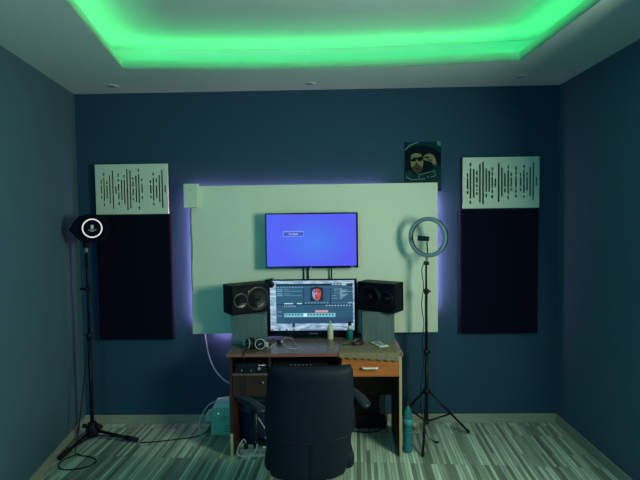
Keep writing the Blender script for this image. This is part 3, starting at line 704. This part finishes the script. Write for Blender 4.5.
# ------------------------------------------------------------------ ring light on its tripod
RX, RY = .770, 3.90
t = thing('ring_light', 'unlit ring light on a black tripod right of the desk', 'ring light', (RX, RY, 0))
RC = Vector((.775, 3.875, 1.652)); RN = Vector((-.64, -1, 0)).normalized()
f = facing(RC, RN)
ring = MB().torus(.1475, .0150, 64, 12, f, sy=.5).build('diffuser_ring', mat('ring_diffuser', (.17, .26, .34), .35), t)
MB().lathe([(.1315, -.026), (.1635, -.026), (.1635, -.004), (.160, -.001), (.135, -.001), (.1315, -.004), (.1315, -.026)], 64, f).build('ring_housing', BLACK, t)
MB().tube([RC+Vector((0, .02, -.165)), (RX+.005, RY, 1.44)], .011, 10).build('neck', GPLAST, t)
MB().box(RX-.018, RX+.022, RY-.02, RY+.02, 1.425, 1.455, .006, 2).build('tilt_joint', BLACK, t)
ph = MB().tube([RC+Vector((0, -.01, -.128)), RC+Vector((-.005, -.025, -.08)), RC+Vector((-.010, -.03, -.035))], .0055, 8).build('phone_holder', BLACK, t)
MB().box(-.048, .042, -.012, .012, -.016, .024, .004, 2, Matrix.Translation(RC+Vector((-.035, -.035, -.012))) @ Matrix.Rotation(-.35, 4, 'Z') @ Matrix.Rotation(.08, 4, 'Y')).build('clamp', BLACK, ph)
MB().tube([(RX, RY, 1.43), (RX, RY, 1.20)], .0085, 12).build('upper_pole', MBLACK, t)
MB().tube([(RX, RY, 1.22), (RX, RY, .70)], .0115, 12).build('middle_pole', MBLACK, t)
MB().tube([(RX, RY, .72), (RX, RY, .11)], .0145, 12).build('lower_pole', MBLACK, t)
for z in (1.21, .71):
    c = MB().lathe([(0, -.022), (.019, -.022), (.021, 0), (.019, .022), (0, .022)], 16, Matrix.Translation((RX, RY, z))).build('collar', BLACK, t)
    MB().tube([(RX+.015, RY, z), (RX+.036, RY-.005, z)], .009, 10).build('knob', BLACK, c)
MB().lathe([(0, -.02), (.024, -.02), (.027, 0), (.024, .02), (0, .02)], 18, Matrix.Translation((RX, RY, .385))).build('hub', BLACK, t)
MB().lathe([(0, -.015), (.02, -.015), (.02, .015), (0, .015)], 18, Matrix.Translation((RX, RY, .135))).build('hub', BLACK, t)
for fx, fy in ((1.135, 3.965), (.675, 3.565), (.545, 4.155)):
    a = Vector((RX, RY, .385)); e = Vector((fx, fy, .012)); d = (Vector((fx, fy, 0))-Vector((RX, RY, 0))).normalized()
    leg = MB().tube([a+d*.02, e], .0095, 10).build('leg', MBLACK, t)
    MB().tube([e-(e-a).normalized()*.03, e+Vector((0, 0, -.002))], .0125, 10).build('foot', RUBBER, leg)
    MB().tube([Vector((RX, RY, .135))+d*.015, a.lerp(e, .55)], .007, 8).build('brace', MBLACK, leg)
MB().tube(smoothpath([(RX-.012, RY+.005, 1.46), (RX-.035, RY, 1.38), (RX-.022, RY, 1.25), (RX-.038, RY, 1.1), (RX-.020, RY, .95), (RX-.034, RY, .8), (RX-.024, RY, .6), (RX-.045, RY, .45), (RX-.05, RY-.02, .25), (RX-.02, RY-.04, .10), (RX+.0, RY-.06, .03), (RX+.055, RY-.10, .006)]), .0035, 6).build('cord', BLACK, t)
MB().box(RX+.045, RX+.075, RY-.115, RY-.095, .001, .014, .003, 1).build('plug', BLACK, t)

# ------------------------------------------------------------------ lamp on the left stand
LX, LY = -2.000, 3.87
t = thing('led_lamp', 'black lamp with glowing white ring on a stand in the left corner', 'lamp', (LX, LY, 0))
hc = Vector((-1.915, 3.80, 1.752))
f = facing(hc, (.38, -.9, 0))
oct_ = [(-.165, 0), (-.098, .100), (-.03, .118), (.05, .118), (.098, .095), (.135, 0), (.098, -.095), (.05, -.112), (-.02, -.112), (-.080, -.100)]
hd = MB().prism(oct_, -.075, 0, f, .008).prism([(x*.6, y*.6) for x, y in oct_], -.15, -.07, f, .008).build('head', FOAM, t)
ff = facing(hc+Vector((.022, -.030, .008)), (.22, -.97, .06))
MB().lathe([(.058, -.035), (.082, -.035), (.082, -.004), (.068, 0), (0, 0)], 40, ff).build('face_plate', FOAM, hd)
MB().torus(.0715, .0048, 56, 8, ff @ Matrix.Translation((0, 0, .003))).build('light_ring', glow('ring_glow', (.82, .78, .74), 1), hd)
mb = MB().use(glow('lamp_icon', lin((120, 140, 140)))).box(-.010, .010, -.004, .026, .0005, .003, .003, 1, ff).box(-.030, .030, -.016, -.012, .0005, .002, 0, 1, ff).box(-.012, .012, -.026, -.022, .0005, .002, 0, 1, ff)
mb.build('icon', None, hd)
MB().box(-.02, .02, -.02, .02, 0, .06, .006, 2, Matrix.Translation((LX+.01, LY-.02, 1.60))).build('swivel', BLACK, t)
MB().tube([(LX+.006, LY-.01, 1.63), (LX+.006, LY-.01, 1.56)], .012, 10).build('stud', GPLAST, t)
MB().tube([(LX+.002, LY, 1.58), (LX, LY, .85)], .0105, 12).build('upper_pole', MBLACK, t)
MB().tube([(LX, LY, .88), (LX, LY, .02)], .0155, 12).build('lower_pole', MBLACK, t)
c = MB().lathe([(0, -.03), (.021, -.03), (.024, 0), (.021, .03), (0, .03)], 16, Matrix.Translation((LX, LY, .87))).build('collar', BLACK, t)
c = MB().lathe([(0, -.014), (.019, -.014), (.019, .014), (0, .014)], 16, Matrix.Translation((LX, LY, 1.262))).build('clamp', BLACK, t)
MB().tube([(LX-.055, LY-.01, 1.262), (LX+.03, LY-.01, 1.262)], .010, 10).build('knob', BLACK, c)
MB().tube(smoothpath([(LX+.02, LY-.03, 1.57), (LX-.012, LY-.02, 1.48), (LX+.02, LY-.02, 1.36), (LX+.03, LY-.02, 1.26), (LX+.055, LY-.01, 1.10), (LX+.070, LY, .95), (LX+.075, LY, .80)]), .004, 6).build('cord', MBLACK, t)
hub = MB().lathe([(0, .03), (.042, .03), (.052, .06), (.05, .11), (.030, .15), (0, .15)], 20, Matrix.Translation((LX, LY, 0))).build('hub', BLACK, t)
for dx in (-.055, .055): MB().lathe([(0, -.014), (.018, -.014), (.018, .014), (0, .014)], 14, facing((LX+dx, LY-.02, .125), (1, 0, 0))).build('knob', BLACK, hub)
for fx, fy in ((-2.075, 3.53), (-1.615, 3.815), (-2.03, 4.06)):
    a = Vector((LX, LY, .085)); e = Vector((fx, fy, .024)); d = (e-a).normalized()
    leg = MB().tube([a+d*.03, e], .013, 10).build('leg', MBLACK, t)
    MB().tube([e-d*.10, e+d*.015], .0185, 12).build('foot', RUBBER, leg)
    MB().tube([Vector((LX, LY, .042))+Vector((d.x, d.y, 0))*.03, a.lerp(e, .62)+Vector((0, 0, -.012))], .006, 8).build('brace', MBLACK, leg)
tag(MB().tube(smoothpath([(-1.986, 3.850, .86), (-2.005, 3.80, .62), (-2.012, 3.755, .42), (-2.020, 3.71, .22), (-2.035, 3.675, .045), (-1.99, 3.60, .012), (-1.87, 3.57, .005), (-1.79, 3.50, .005), (-1.84, 3.41, .005), (-1.98, 3.385, .005), (-2.05, 3.46, .005), (-2.04, 3.55, .006), (-1.98, 3.62, .006)]), .0045, 8).build('cable', BLACK, origin=(-2, 3.6, 0)),
    'black cable looping on the floor beside the left lamp stand', 'cable')
tag(MB().tube(smoothpath([(-1.57, 3.80, .006), (-1.45, 3.82, .005), (-1.30, 3.86, .005), (-1.16, 3.90, .005), (-1.09, 3.98, .005), (-1.06, 4.10, .005)]), .0045, 8).build('cable', BLACK, origin=(-1.3, 3.85, 0)),
    'black cable on the floor from the left lamp stand to the power boxes', 'cable')
